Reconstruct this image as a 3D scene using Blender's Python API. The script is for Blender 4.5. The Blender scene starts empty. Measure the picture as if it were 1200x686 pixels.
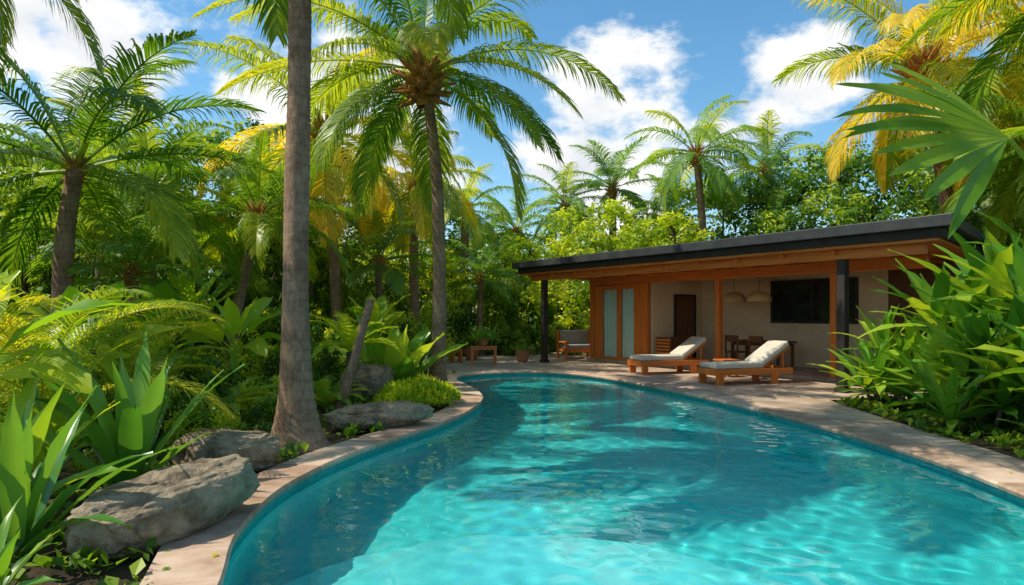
import bpy, bmesh, math, random
import numpy as np
from mathutils import Vector, Matrix, noise
R = random.Random(7)
scene = bpy.context.scene
COL = scene.collection
rad = math.radians

# ------------------------------------------------------------------ helpers
class MB:
    def __init__(s): s.v=[]; s.f=[]; s.t=[]; s.m=[]
    def add(s, vs, fs, tint=0.5, mat=0):
        o=len(s.v); s.v.extend([tuple(p) for p in vs]); s.t.extend([tint]*len(vs))
        for f in fs: s.f.append(tuple(i+o for i in f)); s.m.append(mat)
    def box(s, c, d, rz=0, ry=0, tint=0.5, mat=0):
        M=Matrix.Rotation(rz,3,'Z')@Matrix.Rotation(ry,3,'Y'); c=Vector(c)
        vs=[c+M@Vector((x*d[0]/2,y*d[1]/2,z*d[2]/2)) for z in(-1,1) for y in(-1,1) for x in(-1,1)]
        s.add(vs,[(0,2,3,1),(4,5,7,6),(0,1,5,4),(2,6,7,3),(0,4,6,2),(1,3,7,5)],tint,mat)
    def tube(s, pts, rads, n=10, tint=0.5, mat=0, cap=True):
        o=len(s.v); k=len(pts); up=Vector((0.3,1,0.05))
        for i,p in enumerate(pts):
            a=pts[max(0,i-1)]; b=pts[min(k-1,i+1)]; T=(Vector(b)-Vector(a)).normalized()
            X=T.cross(up).normalized(); Y=T.cross(X)
            for j in range(n):
                q=Vector(p)+(X*math.cos(2*math.pi*j/n)+Y*math.sin(2*math.pi*j/n))*rads[i]
                s.v.append(tuple(q)); s.t.append(tint)
        for i in range(k-1):
            for j in range(n):
                s.f.append((o+i*n+j,o+i*n+(j+1)%n,o+(i+1)*n+(j+1)%n,o+(i+1)*n+j)); s.m.append(mat)
        if cap:
            s.f.append(tuple(o+(k-1)*n+j for j in range(n))); s.m.append(mat)
            s.f.append(tuple(o+j for j in reversed(range(n)))); s.m.append(mat)
    def lathe(s, prof, n=24, c=(0,0,0), tint=0.5, mat=0):
        o=len(s.v)
        for r,z in prof:
            for j in range(n):
                a=2*math.pi*j/n; s.v.append((c[0]+r*math.cos(a),c[1]+r*math.sin(a),c[2]+z)); s.t.append(tint)
        for i in range(len(prof)-1):
            for j in range(n):
                s.f.append((o+i*n+j,o+i*n+(j+1)%n,o+(i+1)*n+(j+1)%n,o+(i+1)*n+j)); s.m.append(mat)
    def mesh(s, name, mats, smooth=False):
        me=bpy.data.meshes.new(name); me.from_pydata(s.v,[],s.f)
        a=me.attributes.new('tint','FLOAT','POINT'); a.data.foreach_set('value',np.array(s.t,dtype=np.float32))
        for m in mats: me.materials.append(m)
        me.polygons.foreach_set('material_index',np.array(s.m,dtype=np.int32))
        if smooth: me.polygons.foreach_set('use_smooth',np.ones(len(s.f),dtype=bool))
        me.update(); return me

def top(name, data, label, cat, loc=(0,0,0), rz=0, group=None, sc=1.0):
    o=bpy.data.objects.new(name,data); COL.objects.link(o)
    o.location=loc; o.rotation_euler=(0,0,rz); o.scale=(sc,sc,sc) if not isinstance(sc,tuple) else sc
    if data is None: o.empty_display_size=0.3
    if label: o["label"]=label
    if cat: o["category"]=cat
    if group: o["group"]=group
    return o
def part(name, data, parent, loc=(0,0,0), rot=(0,0,0), sc=1.0, label=None, bevel=0):
    o=bpy.data.objects.new(name,data); COL.objects.link(o); o.parent=parent
    o.location=loc; o.rotation_euler=rot; o.scale=(sc,sc,sc) if not isinstance(sc,tuple) else sc
    if label: o["label"]=label
    if bevel: add_bevel(o,bevel)
    return o
def add_bevel(o,w,seg=2):
    b=o.modifiers.new('bevel','BEVEL'); b.width=w; b.segments=seg; b.limit_method='ANGLE'
def structure(name, me):
    o=bpy.data.objects.new(name,me); COL.objects.link(o); o["kind"]="structure"; return o

# ------------------------------------------------------------------ materials
def newmat(name):
    m=bpy.data.materials.new(name); m.use_nodes=True; nt=m.node_tree; nt.nodes.clear()
    out=nt.nodes.new('ShaderNodeOutputMaterial'); return m,nt,out
def N(nt,t,**kw):
    n=nt.nodes.new(t)
    for k,v in kw.items():
        if k in n.inputs: n.inputs[k].default_value=v
        else: setattr(n,k,v)
    return n
def ramp(nt,stops):
    r=nt.nodes.new('ShaderNodeValToRGB'); e=r.color_ramp.elements
    while len(e)<len(stops): e.new(0.5)
    for i,(p,c) in enumerate(stops): e[i].position=p; e[i].color=(*c,1)
    return r
def coords(nt, scale=(1,1,1), kind='Object'):
    tc=nt.nodes.new('ShaderNodeTexCoord'); mp=nt.nodes.new('ShaderNodeMapping'); mp.inputs['Scale'].default_value=scale
    nt.links.new(tc.outputs[kind],mp.inputs[0]); return mp.outputs[0]
def math_n(nt,op,a,b=None,c=None):
    n=nt.nodes.new('ShaderNodeMath'); n.operation=op
    for i,x in enumerate((a,b,c)):
        if x is None: continue
        if isinstance(x,(int,float)): n.inputs[i].default_value=x
        else: nt.links.new(x,n.inputs[i])
    return n.outputs[0]

def leafmat(name, stops, transl=0.35, rough=0.42, tcol=1.6):
    m,nt,out=newmat(name); L=nt.links.new
    at=N(nt,'ShaderNodeAttribute'); at.attribute_name='tint'
    oi=N(nt,'ShaderNodeObjectInfo')
    ns=N(nt,'ShaderNodeTexNoise',Scale=1.3,Detail=3.0); L(coords(nt),ns.inputs['Vector'])
    v=math_n(nt,'MULTIPLY_ADD',ns.outputs['Fac'],0.4,-0.2)
    v=math_n(nt,'ADD',v,at.outputs['Fac'])
    r2=math_n(nt,'MULTIPLY_ADD',oi.outputs['Random'],0.2,-0.1)
    v=math_n(nt,'ADD',v,r2)
    rp=ramp(nt,stops); L(v,rp.inputs[0])
    p=N(nt,'ShaderNodeBsdfPrincipled',Roughness=rough); p.inputs['Specular IOR Level'].default_value=0.42
    L(rp.outputs[0],p.inputs['Base Color'])
    tr=N(nt,'ShaderNodeBsdfTranslucent')
    mul=N(nt,'ShaderNodeMix',data_type='RGBA',blend_type='MULTIPLY'); mul.inputs['Factor'].default_value=1
    L(rp.outputs[0],mul.inputs['A']); mul.inputs['B'].default_value=(tcol*1.65,tcol*1.35,tcol*0.45,1)
    L(mul.outputs['Result'],tr.inputs['Color'])
    mx=N(nt,'ShaderNodeMixShader'); mx.inputs[0].default_value=transl
    L(p.outputs[0],mx.inputs[1]); L(tr.outputs[0],mx.inputs[2]); L(mx.outputs[0],out.inputs[0])
    return m
PALM=leafmat('palm_leaf',[(0.0,(0.024,0.085,0.012)),(0.42,(0.095,0.215,0.018)),(0.78,(0.33,0.41,0.028)),(1.0,(0.58,0.48,0.04))],0.44,0.38)
FARP=leafmat('distant_palm_leaf',[(0.0,(0.045,0.13,0.022)),(0.5,(0.14,0.28,0.032)),(1.0,(0.42,0.48,0.045))],0.42)
BUSH=leafmat('bush_leaf',[(0.0,(0.02,0.065,0.008)),(0.5,(0.105,0.235,0.019)),(1.0,(0.38,0.48,0.034))],0.4)
LIME=leafmat('lime_leaf',[(0.0,(0.12,0.22,0.012)),(0.5,(0.34,0.47,0.026)),(1.0,(0.62,0.66,0.042))],0.44)
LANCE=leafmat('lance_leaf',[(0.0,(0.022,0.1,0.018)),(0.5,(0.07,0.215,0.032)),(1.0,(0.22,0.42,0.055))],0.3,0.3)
LANCEY=leafmat('yellow_lance_leaf',[(0.0,(0.028,0.115,0.015)),(0.5,(0.11,0.28,0.025)),(1.0,(0.42,0.53,0.045))],0.34,0.28)  # lance leaves of a paler, yellow green colour
BANANA=leafmat('paddle_leaf',[(0.0,(0.06,0.17,0.015)),(0.5,(0.19,0.38,0.02)),(0.9,(0.46,0.54,0.03)),(1.0,(0.62,0.48,0.04))],0.42,0.35)

def noisy(name, stops, scale=3.0, rough=0.8, bump=0.3, bscale=20, stretch=(1,1,1), tintamt=0.0, spec=0.3, bdist=0.02):
    m,nt,out=newmat(name); L=nt.links.new
    co=coords(nt,stretch)
    n1=N(nt,'ShaderNodeTexNoise',Scale=scale,Detail=8.0,Roughness=0.65); L(co,n1.inputs['Vector'])
    v=n1.outputs['Fac']
    v=math_n(nt,'MULTIPLY_ADD',v,1.8,-0.4)
    if tintamt:
        at=N(nt,'ShaderNodeAttribute'); at.attribute_name='tint'
        t=math_n(nt,'MULTIPLY_ADD',at.outputs['Fac'],tintamt,-tintamt/2); v=math_n(nt,'ADD',v,t)
    rp=ramp(nt,stops); L(v,rp.inputs[0])
    p=N(nt,'ShaderNodeBsdfPrincipled',Roughness=rough); p.inputs['Specular IOR Level'].default_value=spec
    L(rp.outputs[0],p.inputs['Base Color'])
    n2=N(nt,'ShaderNodeTexNoise',Scale=bscale,Detail=6.0,Roughness=0.7); L(co,n2.inputs['Vector'])
    b=N(nt,'ShaderNodeBump',Strength=bump,Distance=bdist); L(n2.outputs['Fac'],b.inputs['Height']); L(b.outputs[0],p.inputs['Normal'])
    L(p.outputs[0],out.inputs[0]); return m
SOIL=noisy('soil',[(0.2,(0.025,0.018,0.01)),(0.55,(0.07,0.048,0.026)),(0.9,(0.1,0.1,0.035))],2.5,0.95,0.9,14,bdist=0.06)
ROCK=noisy('weathered_rock',[(0.1,(0.06,0.042,0.027)),(0.35,(0.2,0.148,0.095)),(0.65,(0.41,0.32,0.215)),(0.95,(0.22,0.19,0.09))],4.0,0.85,1.0,10,bdist=0.07)
STONE=noisy('coping_stone',[(0.1,(0.34,0.21,0.14)),(0.5,(0.5,0.34,0.24)),(0.9,(0.62,0.46,0.34))],4,0.7,0.4,40,tintamt=0.6,bdist=0.008)
BARK=noisy('tree_bark',[(0.1,(0.05,0.035,0.022)),(0.8,(0.18,0.13,0.09))],5,0.9,0.8,12,(1,1,0.3))
HUSK=noisy('palm_husk',[(0.1,(0.16,0.06,0.015)),(0.5,(0.42,0.18,0.04)),(0.9,(0.62,0.32,0.09))],6,0.85,0.6,20)
WOOD=noisy('warm_teak',[(0.1,(0.42,0.1,0.018)),(0.5,(0.64,0.175,0.03)),(0.9,(0.74,0.25,0.055))],2,0.4,0.15,10,(10,10,0.6),spec=0.4,bdist=0.003)
WOODH=noisy('warm_teak_boards',[(0.1,(0.42,0.1,0.018)),(0.5,(0.63,0.18,0.034)),(0.9,(0.74,0.26,0.06))],2,0.4,0.15,10,(0.6,10,10),spec=0.4,bdist=0.003)
DARKW=noisy('dark_timber',[(0.1,(0.018,0.014,0.013)),(0.9,(0.05,0.038,0.033))],4,0.6,0.3,15,(1,1,0.2))
BROWND=noisy('brown_door_wood',[(0.1,(0.08,0.03,0.013)),(0.9,(0.2,0.08,0.035))],4,0.5,0.2,15,(6,6,0.6))
ROOFM=noisy('roof_metal',[(0.1,(0.025,0.028,0.032)),(0.9,(0.06,0.063,0.067))],3,0.45,0.15,30)
PLASTER=noisy('cream_plaster',[(0.1,(0.62,0.44,0.26)),(0.9,(0.76,0.58,0.38))],1.5,0.9,0.15,40,bdist=0.005)
CUSH=noisy('linen_cushion',[(0.1,(0.5,0.46,0.38)),(0.9,(0.66,0.61,0.52))],6,0.95,0.3,140,bdist=0.004)
CUSHG=noisy('grey_cushion',[(0.1,(0.26,0.24,0.21)),(0.9,(0.36,0.34,0.3))],6,0.95,0.3,140,bdist=0.004)
TERRA=noisy('terracotta',[(0.1,(0.3,0.11,0.05)),(0.9,(0.5,0.21,0.11))],5,0.8,0.3,30)
RATTAN=noisy('woven_rattan',[(0.1,(0.45,0.28,0.1)),(0.9,(0.75,0.53,0.26))],18,0.8,0.8,60,(1,1,3),bdist=0.01)

def trunkmat(name,cols):
    m,nt,out=newmat(name); L=nt.links.new
    co=coords(nt); sep=N(nt,'ShaderNodeSeparateXYZ'); L(co,sep.inputs[0])
    nz=N(nt,'ShaderNodeTexNoise',Scale=3.0,Detail=6.0); L(co,nz.inputs['Vector'])
    n2=N(nt,'ShaderNodeTexNoise',Scale=26.0,Detail=6.0,Roughness=0.7); L(coords(nt,(1,1,0.3)),n2.inputs['Vector'])
    z=math_n(nt,'MULTIPLY_ADD',nz.outputs['Fac'],0.14,sep.outputs['Z'])
    w=math_n(nt,'FRACT',math_n(nt,'MULTIPLY',z,8.5))
    w=math_n(nt,'POWER',w,6.0)
    v=math_n(nt,'MULTIPLY_ADD',n2.outputs['Fac'],1.0,-0.2)
    v=math_n(nt,'MULTIPLY_ADD',nz.outputs['Fac'],0.8,v)
    v=math_n(nt,'SUBTRACT',v,math_n(nt,'MULTIPLY',w,0.14))
    rp=ramp(nt,[(0.2,cols[0]),(0.55,cols[1]),(0.9,cols[2])]); L(v,rp.inputs[0])
    p=N(nt,'ShaderNodeBsdfPrincipled',Roughness=0.9); L(rp.outputs[0],p.inputs['Base Color'])
    h=math_n(nt,'MULTIPLY_ADD',n2.outputs['Fac'],0.9,math_n(nt,'MULTIPLY',w,-0.4))
    b=N(nt,'ShaderNodeBump',Strength=0.8,Distance=0.03); L(h,b.inputs['Height']); L(b.outputs[0],p.inputs['Normal'])
    L(p.outputs[0],out.inputs[0]); return m
TRUNK=trunkmat('palm_trunk_bark',[(0.07,0.036,0.02),(0.19,0.108,0.062),(0.36,0.235,0.145)])

def pavemat():
    m,nt,out=newmat('paving_stone'); L=nt.links.new
    co=coords(nt); mp=N(nt,'ShaderNodeMapping'); mp.inputs['Rotation'].default_value=(0,0,rad(57)); L(co,mp.inputs[0])
    br=N(nt,'ShaderNodeTexBrick',Scale=1.0); L(mp.outputs[0],br.inputs['Vector'])
    br.inputs['Brick Width'].default_value=0.9; br.inputs['Row Height'].default_value=0.45; br.inputs['Mortar Size'].default_value=0.006
    br.inputs['Color1'].default_value=(0.48,0.35,0.255,1); br.inputs['Color2'].default_value=(0.6,0.47,0.36,1); br.inputs['Mortar'].default_value=(0.25,0.18,0.13,1)
    n1=N(nt,'ShaderNodeTexNoise',Scale=2.0,Detail=8.0); L(co,n1.inputs['Vector'])
    rp=ramp(nt,[(0.3,(0.62,0.58,0.54)),(0.7,(1,1,1))]); L(n1.outputs['Fac'],rp.inputs[0])
    mx=N(nt,'ShaderNodeMix',data_type='RGBA',blend_type='MULTIPLY'); mx.inputs['Factor'].default_value=1
    L(br.outputs['Color'],mx.inputs['A']); L(rp.outputs[0],mx.inputs['B'])
    p=N(nt,'ShaderNodeBsdfPrincipled',Roughness=0.7); L(mx.outputs['Result'],p.inputs['Base Color'])
    b=N(nt,'ShaderNodeBump',Strength=0.4,Distance=0.01,invert=True); L(br.outputs['Fac'],b.inputs['Height']); L(b.outputs[0],p.inputs['Normal'])
    L(p.outputs[0],out.inputs[0]); return m
PAVE=pavemat()
def poolmat(name,c1,c2,tile,amt=0.25):
    m,nt,out=newmat(name); L=nt.links.new; co=coords(nt)
    n1=N(nt,'ShaderNodeTexNoise',Scale=1.2,Detail=5.0); L(co,n1.inputs['Vector'])
    vo=N(nt,'ShaderNodeTexVoronoi',Scale=tile); L(co,vo.inputs['Vector'])
    v=math_n(nt,'MULTIPLY_ADD',vo.outputs['Color'],amt,math_n(nt,'MULTIPLY',n1.outputs['Fac'],0.8))
    rp=ramp(nt,[(0.25,c1),(0.8,c2)]); L(v,rp.inputs[0])
    p=N(nt,'ShaderNodeBsdfPrincipled',Roughness=0.7); L(rp.outputs[0],p.inputs['Base Color']); L(p.outputs[0],out.inputs[0]); return m
POOLF=poolmat('pool_plaster',(0.018,0.54,0.56),(0.06,0.72,0.72),14)
POOLW=poolmat('pool_mosaic',(0.012,0.16,0.18),(0.04,0.36,0.37),30,0.6)
POOLB=poolmat('pool_bench_plaster',(0.08,0.64,0.66),(0.16,0.8,0.8),14)
def glassm(name,col,rough=0.05):
    m,nt,out=newmat(name); L=nt.links.new
    lw=N(nt,'ShaderNodeLayerWeight',Blend=0.25)
    f=math_n(nt,'MULTIPLY_ADD',lw.outputs['Fresnel'],0.6,0.05)
    tr=N(nt,'ShaderNodeBsdfTransparent',Color=col); gl=N(nt,'ShaderNodeBsdfGlossy',Roughness=rough)
    mx=N(nt,'ShaderNodeMixShader'); L(f,mx.inputs[0]); L(tr.outputs[0],mx.inputs[1]); L(gl.outputs[0],mx.inputs[2]); L(mx.outputs[0],out.inputs[0]); return m
GLASS=glassm('window_glass',(0.93,0.98,0.97,1))
DARKG=noisy('dark_glass',[(0.1,(0.01,0.012,0.012)),(0.9,(0.02,0.022,0.022))],2,0.08,0.0,2,spec=0.6)
CURT=noisy('pale_curtain',[(0.1,(0.55,0.74,0.68)),(0.9,(0.82,0.9,0.82))],4,0.9,0.5,10,(12,12,0.2))
m,nt,out=newmat('pool_water')
g=N(nt,'ShaderNodeBsdfGlass',IOR=1.33,Roughness=0.0); g.inputs['Color'].default_value=(0.88,0.99,0.995,1)
nt.links.new(g.outputs[0],out.inputs[0]); WATER=m

# ------------------------------------------------------------------ pool outline
ctrl=[(-1.76,4.03),(-2.02,4.9),(-2.13,5.9),(-2.08,6.7),(-1.88,7.7),(-1.5,8.8),(-1.08,9.9),(-0.72,11.3),(-0.58,12.7),(-0.72,14.0),
(-1.05,15.3),(-1.4,16.7),(-1.15,18.0),(0.0,18.7),(1.3,18.5),(2.3,17.2),(3.05,15.2),(3.85,12.5),(4.36,10.1),(4.58,8.15),(4.62,7.0),(4.55,6.0),
(4.4,4.5),(4.0,2.6),(3.0,1.2),(1.4,0.6),(0,0.9),(-1.0,1.9),(-1.5,3.0)]
def catmull(c,n):
    out=[]; k=len(c)
    for i in range(k):
        p0,p1,p2,p3=[Vector(c[(i+j-1)%k]) for j in range(4)]
        for q in range(n):
            t=q/n
            out.append(0.5*((2*p1)+(-p0+p2)*t+(2*p0-5*p1+4*p2-p3)*t*t+(-p0+3*p1-3*p2+p3)*t**3))
    return out
dense=catmull(ctrl,20)
def resample(pts,n):
    P=pts+[pts[0]]; d=[0]
    for a,b in zip(P,P[1:]): d.append(d[-1]+(b-a).length)
    res=[]; j=0
    for i in range(n):
        s=d[-1]*i/n
        while d[j+1]<s: j+=1
        t=(s-d[j])/(d[j+1]-d[j]); res.append(P[j].lerp(P[j+1],t))
    return res,d[-1]
NO=400
OUT,PLEN=resample(dense,NO)
def normals(P):
    k=len(P); r=[]
    for i in range(k):
        T=(P[(i+1)%k]-P[i-1]).normalized(); r.append(Vector((-T.y,T.x)))
    return r
NRM=normals(OUT)
area=sum(OUT[i].x*OUT[(i+1)%NO].y-OUT[(i+1)%NO].x*OUT[i].y for i in range(NO))
if area>0: NRM=[-n for n in NRM]
def off(d): return [OUT[i]+NRM[i]*d for i in range(NO)]
def inside(x,y,poly):
    c=False; j=len(poly)-1
    for i in range(len(poly)):
        a,b=poly[i],poly[j]
        if (a[1]>y)!=(b[1]>y) and x<(b[0]-a[0])*(y-a[1])/(b[1]-a[1])+a[0]: c=not c
        j=i
    return c
def near(x,y): return min(range(NO),key=lambda i:(OUT[i]-Vector((x,y))).length)
WZ=-0.085; DEPTH=-1.3
def fill(name, loops, z, mat):
    bm=bmesh.new()
    es=[]
    for lp in loops:
        vs=[bm.verts.new((p[0],p[1],z)) for p in lp]
        for i in range(len(vs)): es.append(bm.edges.new((vs[i],vs[(i+1)%len(vs)])))
    bmesh.ops.triangle_fill(bm,edges=es,use_beauty=True,normal=(0,0,1))
    for f in bm.faces:
        if f.normal.z<0: f.normal_flip()
    me=bpy.data.meshes.new(name); bm.to_mesh(me); bm.free(); me.materials.append(mat); return me
S=600
structure('ground',fill('ground',[[(-S,-S),(S,-S),(S,S),(-S,S)],off(0.25)[::2]],-0.05,SOIL))
o4=off(0.42)
i0=near(-1.2,17.9); i1=near(4.0,2.6)
edge=[tuple(o4[i]) for i in range(i0,i1,2)]
outer=[(4.9,2.2),(5.3,4.0),(5.5,6.0),(5.62,8.0),(5.7,10.5),(5.9,12.7),(9,12.9),(12.6,16),(12,20),(6,28.5),(1.5,29),(-2.6,24.5),(-2.6,19.6),(-2.1,18.4)]
PAVEPOLY=edge+outer
structure('paving',fill('paving',[PAVEPOLY],0.0,PAVE))
# ------------------------------------------------------------------ pool shell
pool=top('swimming_pool',None,"curved freeform turquoise swimming pool with stone coping","swimming pool",(0,0,0))
def ribbon(loopA,za,loopB,zb,mb,closed=True):
    n=len(loopA); vs=[(p.x,p.y,za) for p in loopA]+[(p.x,p.y,zb) for p in loopB]
    mb.add(vs,[(i,(i+1)%n,n+(i+1)%n,n+i) for i in range(n if closed else n-1)])
mb=MB(); ribbon(OUT,0.0,OUT,-0.3,mb); tl=part('tile_band',mb.mesh('tile_band',[POOLW],True),pool)
mb=MB(); ribbon(OUT,-0.3,OUT,DEPTH,mb); w=part('wall',mb.mesh('pool_wall',[POOLF],True),pool)
fl=part('floor',fill('pool_floor',[OUT],DEPTH,POOLF),pool)
b0=near(0.0,18.7); b1=near(4.6,6.5); A=[];B=[]
for i in range(b0,b1+1):
    s=(i-b0)/(b1-b0); wd=0.55*min(1,8*s,8*(1-s))+0.001
    A.append(OUT[i]+NRM[i]*0.02); B.append(OUT[i]-NRM[i]*wd)
mb=MB(); ribbon(A,-0.7,B,-0.7,mb,False); ribbon(B,-0.7,B,DEPTH,mb,False); be=part('bench',mb.mesh('pool_bench',[POOLB],False),pool)
def arcstep(cx,cy,r,z,mb):
    n=60; vs=[(cx,cy,z)]
    for i in range(n+1):
        a=2*math.pi*i/n; vs.append((cx+r*math.cos(a),cy+r*math.sin(a),z))
    fs=[(0,i,i+1) for i in range(1,n+1)]
    o=len(vs)
    for i in range(n+1):
        a=2*math.pi*i/n; vs.append((cx+r*math.cos(a),cy+r*math.sin(a),DEPTH))
    fs+=[(i,o+i-1,o+i,i+1) for i in range(1,n+1)]
    mb.add(vs,fs)
steps=[]
for r_,z_ in ((2.15,-1.02),(1.6,-0.74)):
    mb=MB(); arcstep(0.1,4.0,r_,z_,mb); 
    s_=part('entry_step',mb.mesh('entry_step',[POOLB],False),pool); steps.append(s_)
mb=MB(); ns=int(PLEN/0.62)
def at(s):
    x=(s%PLEN)/PLEN*NO; i=int(x)%NO; t=x-int(x); return OUT[i].lerp(OUT[(i+1)%NO],t), NRM[i].lerp(NRM[(i+1)%NO],t).normalized()
for k in range(ns):
    a=k*PLEN/ns+0.003; b=(k+1)*PLEN/ns-0.003; M=4
    vs=[]; jz=R.uniform(-0.002,0.002); jo=R.uniform(-0.008,0.008)
    for j in range(M+1):
        p,n=at(a+(b-a)*j/M)
        for (o_,z_) in ((-0.035,-0.035),(-0.048,0.0),(-0.03,0.025+jz),(0.41+jo,0.03+jz),(0.42+jo,-0.04)):
            q=p+n*o_; vs.append((q.x,q.y,z_))
    fs=[]
    for j in range(M):
        for c in range(4): fs.append((j*5+c,j*5+c+1,(j+1)*5+c+1,(j+1)*5+c))
        fs.append((j*5+4,j*5,(j+1)*5,(j+1)*5+4))
    fs.append((0,1,2,3,4)); fs.append((M*5+4,M*5+3,M*5+2,M*5+1,M*5))
    mb.add(vs,fs,R.random())
cp=part('coping',mb.mesh('pool_coping',[STONE]),pool)
# ------------------------------------------------------------------ water surface
res=0.032
xs=np.arange(-2.5,5.0,res); ys=np.arange(0.3,19.1,res)
X,Y=np.meshgrid(xs,ys)
Z=np.zeros_like(X); rs=np.random.RandomState(3)
for i in range(40):
    lam=0.19*(2.4)**(rs.rand()**1.3) if i<36 else rs.uniform(1.0,2.2); th=rs.rand()*2*math.pi; k=2*math.pi/lam
    A_=(0.0064 if i<36 else 0.0022)/k
    Xw=X+0.10*np.sin(Y*1.3+i); Yw=Y+0.10*np.sin(X*1.7+2*i)
    Z+=A_*np.sin(k*(Xw*math.cos(th)+Yw*math.sin(th))+rs.rand()*6.28)
# calmer water in the lee of the planted bank
calm=1-0.5*np.exp(-((X+1.4)**2/1.2))
Z*=calm
o12=[tuple(p) for p in off(0.1)]
ny,nx=X.shape
mask=np.zeros((ny,nx),bool)
P=np.array(o12)
for r_ in range(ny):
    y=ys[r_]; xsn=[]
    for i in range(NO):
        a=P[i];b=P[(i+1)%NO]
        if (a[1]>y)!=(b[1]>y): xsn.append((b[0]-a[0])*(y-a[1])/(b[1]-a[1])+a[0])
    xsn.sort()
    for q in range(0,len(xsn)-1,2): mask[r_]|=(xs>xsn[q])&(xs<xsn[q+1])
idx=-np.ones((ny,nx),int); cell=mask[:-1,:-1]&mask[1:,:-1]&mask[:-1,1:]&mask[1:,1:]
used=np.zeros_like(mask); used[:-1,:-1]|=cell; used[1:,:-1]|=cell; used[:-1,1:]|=cell; used[1:,1:]|=cell
idx[used]=np.arange(used.sum())
V=np.stack([X[used],Y[used],Z[used]+WZ],1)
c=np.argwhere(cell); F=np.stack([idx[c[:,0],c[:,1]],idx[c[:,0],c[:,1]+1],idx[c[:,0]+1,c[:,1]+1],idx[c[:,0]+1,c[:,1]]],1)
me=bpy.data.meshes.new('water'); me.from_pydata(V.tolist(),[],F.tolist()); me.polygons.foreach_set('use_smooth',np.ones(len(F),bool)); me.materials.append(WATER)
water=structure('water',me)
try:
    water.cycles.is_caustics_caster=True
    for o in [fl,w,be]+steps: o.cycles.is_caustics_receiver=True
except Exception as e: print('caustics',e)

# ------------------------------------------------------------------ vegetation generators
def vec(az,el): return Vector((math.cos(az)*math.cos(el),math.sin(az)*math.cos(el),math.sin(el)))
def frond(mb,p,az,e0,droop,L,nl,ll,wd,hang,tint,rachis=0.03,fw=0.55,mat=0,start=0.14):
    n=14; pts=[Vector(p)]; Ts=[]; yaw=R.uniform(-0.3,0.3); e=e0
    for i in range(n+1):
        s=i/n; el=e0-droop*s**1.25; T=vec(az+yaw*s*s,max(el,-1.5)); Ts.append(T)
        if i<n: pts.append(pts[-1]+T*(L/n))
    mb.tube(pts,[rachis*(1-0.85*i/n) for i in range(n+1)],4,min(0.8,tint+0.25),mat,False)
    for side in (-1,1):
        for j in range(nl):
            s=start+(1-start)*(j+R.random()*0.5)/nl; x=min(s*n,n-0.001); i=int(x); f=x-i
            c=pts[i].lerp(pts[i+1],f); T=Ts[i].lerp(Ts[i+1],f).normalized()
            S=T.cross(Vector((0,0,1)));
            if S.length<0.05: S=Vector((-math.sin(az),math.cos(az),0))
            S.normalize(); Nn=S.cross(T)
            u=(s-start)/(1-start)
            l=ll*(0.3+0.7*math.sin(math.pi*min(1,u*0.8+0.12)))*R.uniform(0.8,1.1)*(1-0.45*u**4)
            d=(S*side*(1-0.35*u)+T*(fw+0.5*u)+Nn*0.3+Vector((R.uniform(-.1,.1),R.uniform(-.1,.1),R.uniform(-.12,.1)))).normalized()
            wv=(T-d*T.dot(d)).normalized(); h=hang*R.uniform(0.6,1.4)
            p0=c; p1=p0+d*l*0.35; d2=(d+Vector((0,0,-h))).normalized(); p2=p1+d2*l*0.35
            d3=(d2+Vector((0,0,-h*1.4))).normalized(); p3=p2+d3*l*0.3
            w_=wd*R.uniform(0.8,1.2); tt=tint+R.uniform(-0.1,0.12)+0.14*u
            mb.add([p0-wv*w_*0.3,p0+wv*w_*0.3,p1-wv*w_*0.5,p1+wv*w_*0.5,p2-wv*w_*0.35,p2+wv*w_*0.35,p3],
                   [(0,1,3,2),(2,3,5,4),(4,5,6)],tt,mat)
def palm_crown(name,n,L,nl,ll,wd,hang,tint,mat,old=-0.35,young=1.35,yellow=0.2,spread=1.0,start=0.16):
    mb=MB()
    for i in range(n):
        u=i/(n-1); az=i*2.39996+R.uniform(-0.25,0.25); e0=young+(old-young)*u**0.85+R.uniform(-0.15,0.15)
        t=tint+ (0.24 if R.random()<yellow*(0.4+u) else 0)+R.uniform(-0.12,0.1)-0.05*u
        frond(mb,(0.08*math.cos(az),0.08*math.sin(az),0.1-0.2*u),az,e0,(0.85+0.8*R.random())*spread,L*(0.72+0.28*math.sin(math.pi*min(1,0.25+u*0.7)))*R.uniform(0.85,1.1),nl,ll,wd,hang*R.uniform(0.7,1.3),t,0.028,start=start)
    return mb.mesh(name,[mat],False)
def husk_mesh():
    mb=MB(); mb.lathe([(0.13,-0.75),(0.2,-0.45),(0.3,-0.1),(0.22,0.15),(0.05,0.35)],12)
    for i in range(50):
        az=i*2.4; el=-0.7+1.7*(i/50); d=vec(az,el); b=Vector((0,0,-0.45+0.6*i/50))
        mb.tube([b,b+d*0.36,b+d*0.7+Vector((0,0,0.1))],[0.075,0.06,0.02],5,R.random())
    for i in range(9):
        az=i*0.7; r=0.29; cx=Vector((r*math.cos(az),r*math.sin(az),-0.34-0.12*(i%2)))
        mb.lathe([(0.01,-0.12),(0.08,-0.08),(0.1,0.0),(0.08,0.08),(0.01,0.12)],8,cx,0.9)
    return mb.mesh('palm_husk',[HUSK],True)
HUSKM=husk_mesh()
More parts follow.
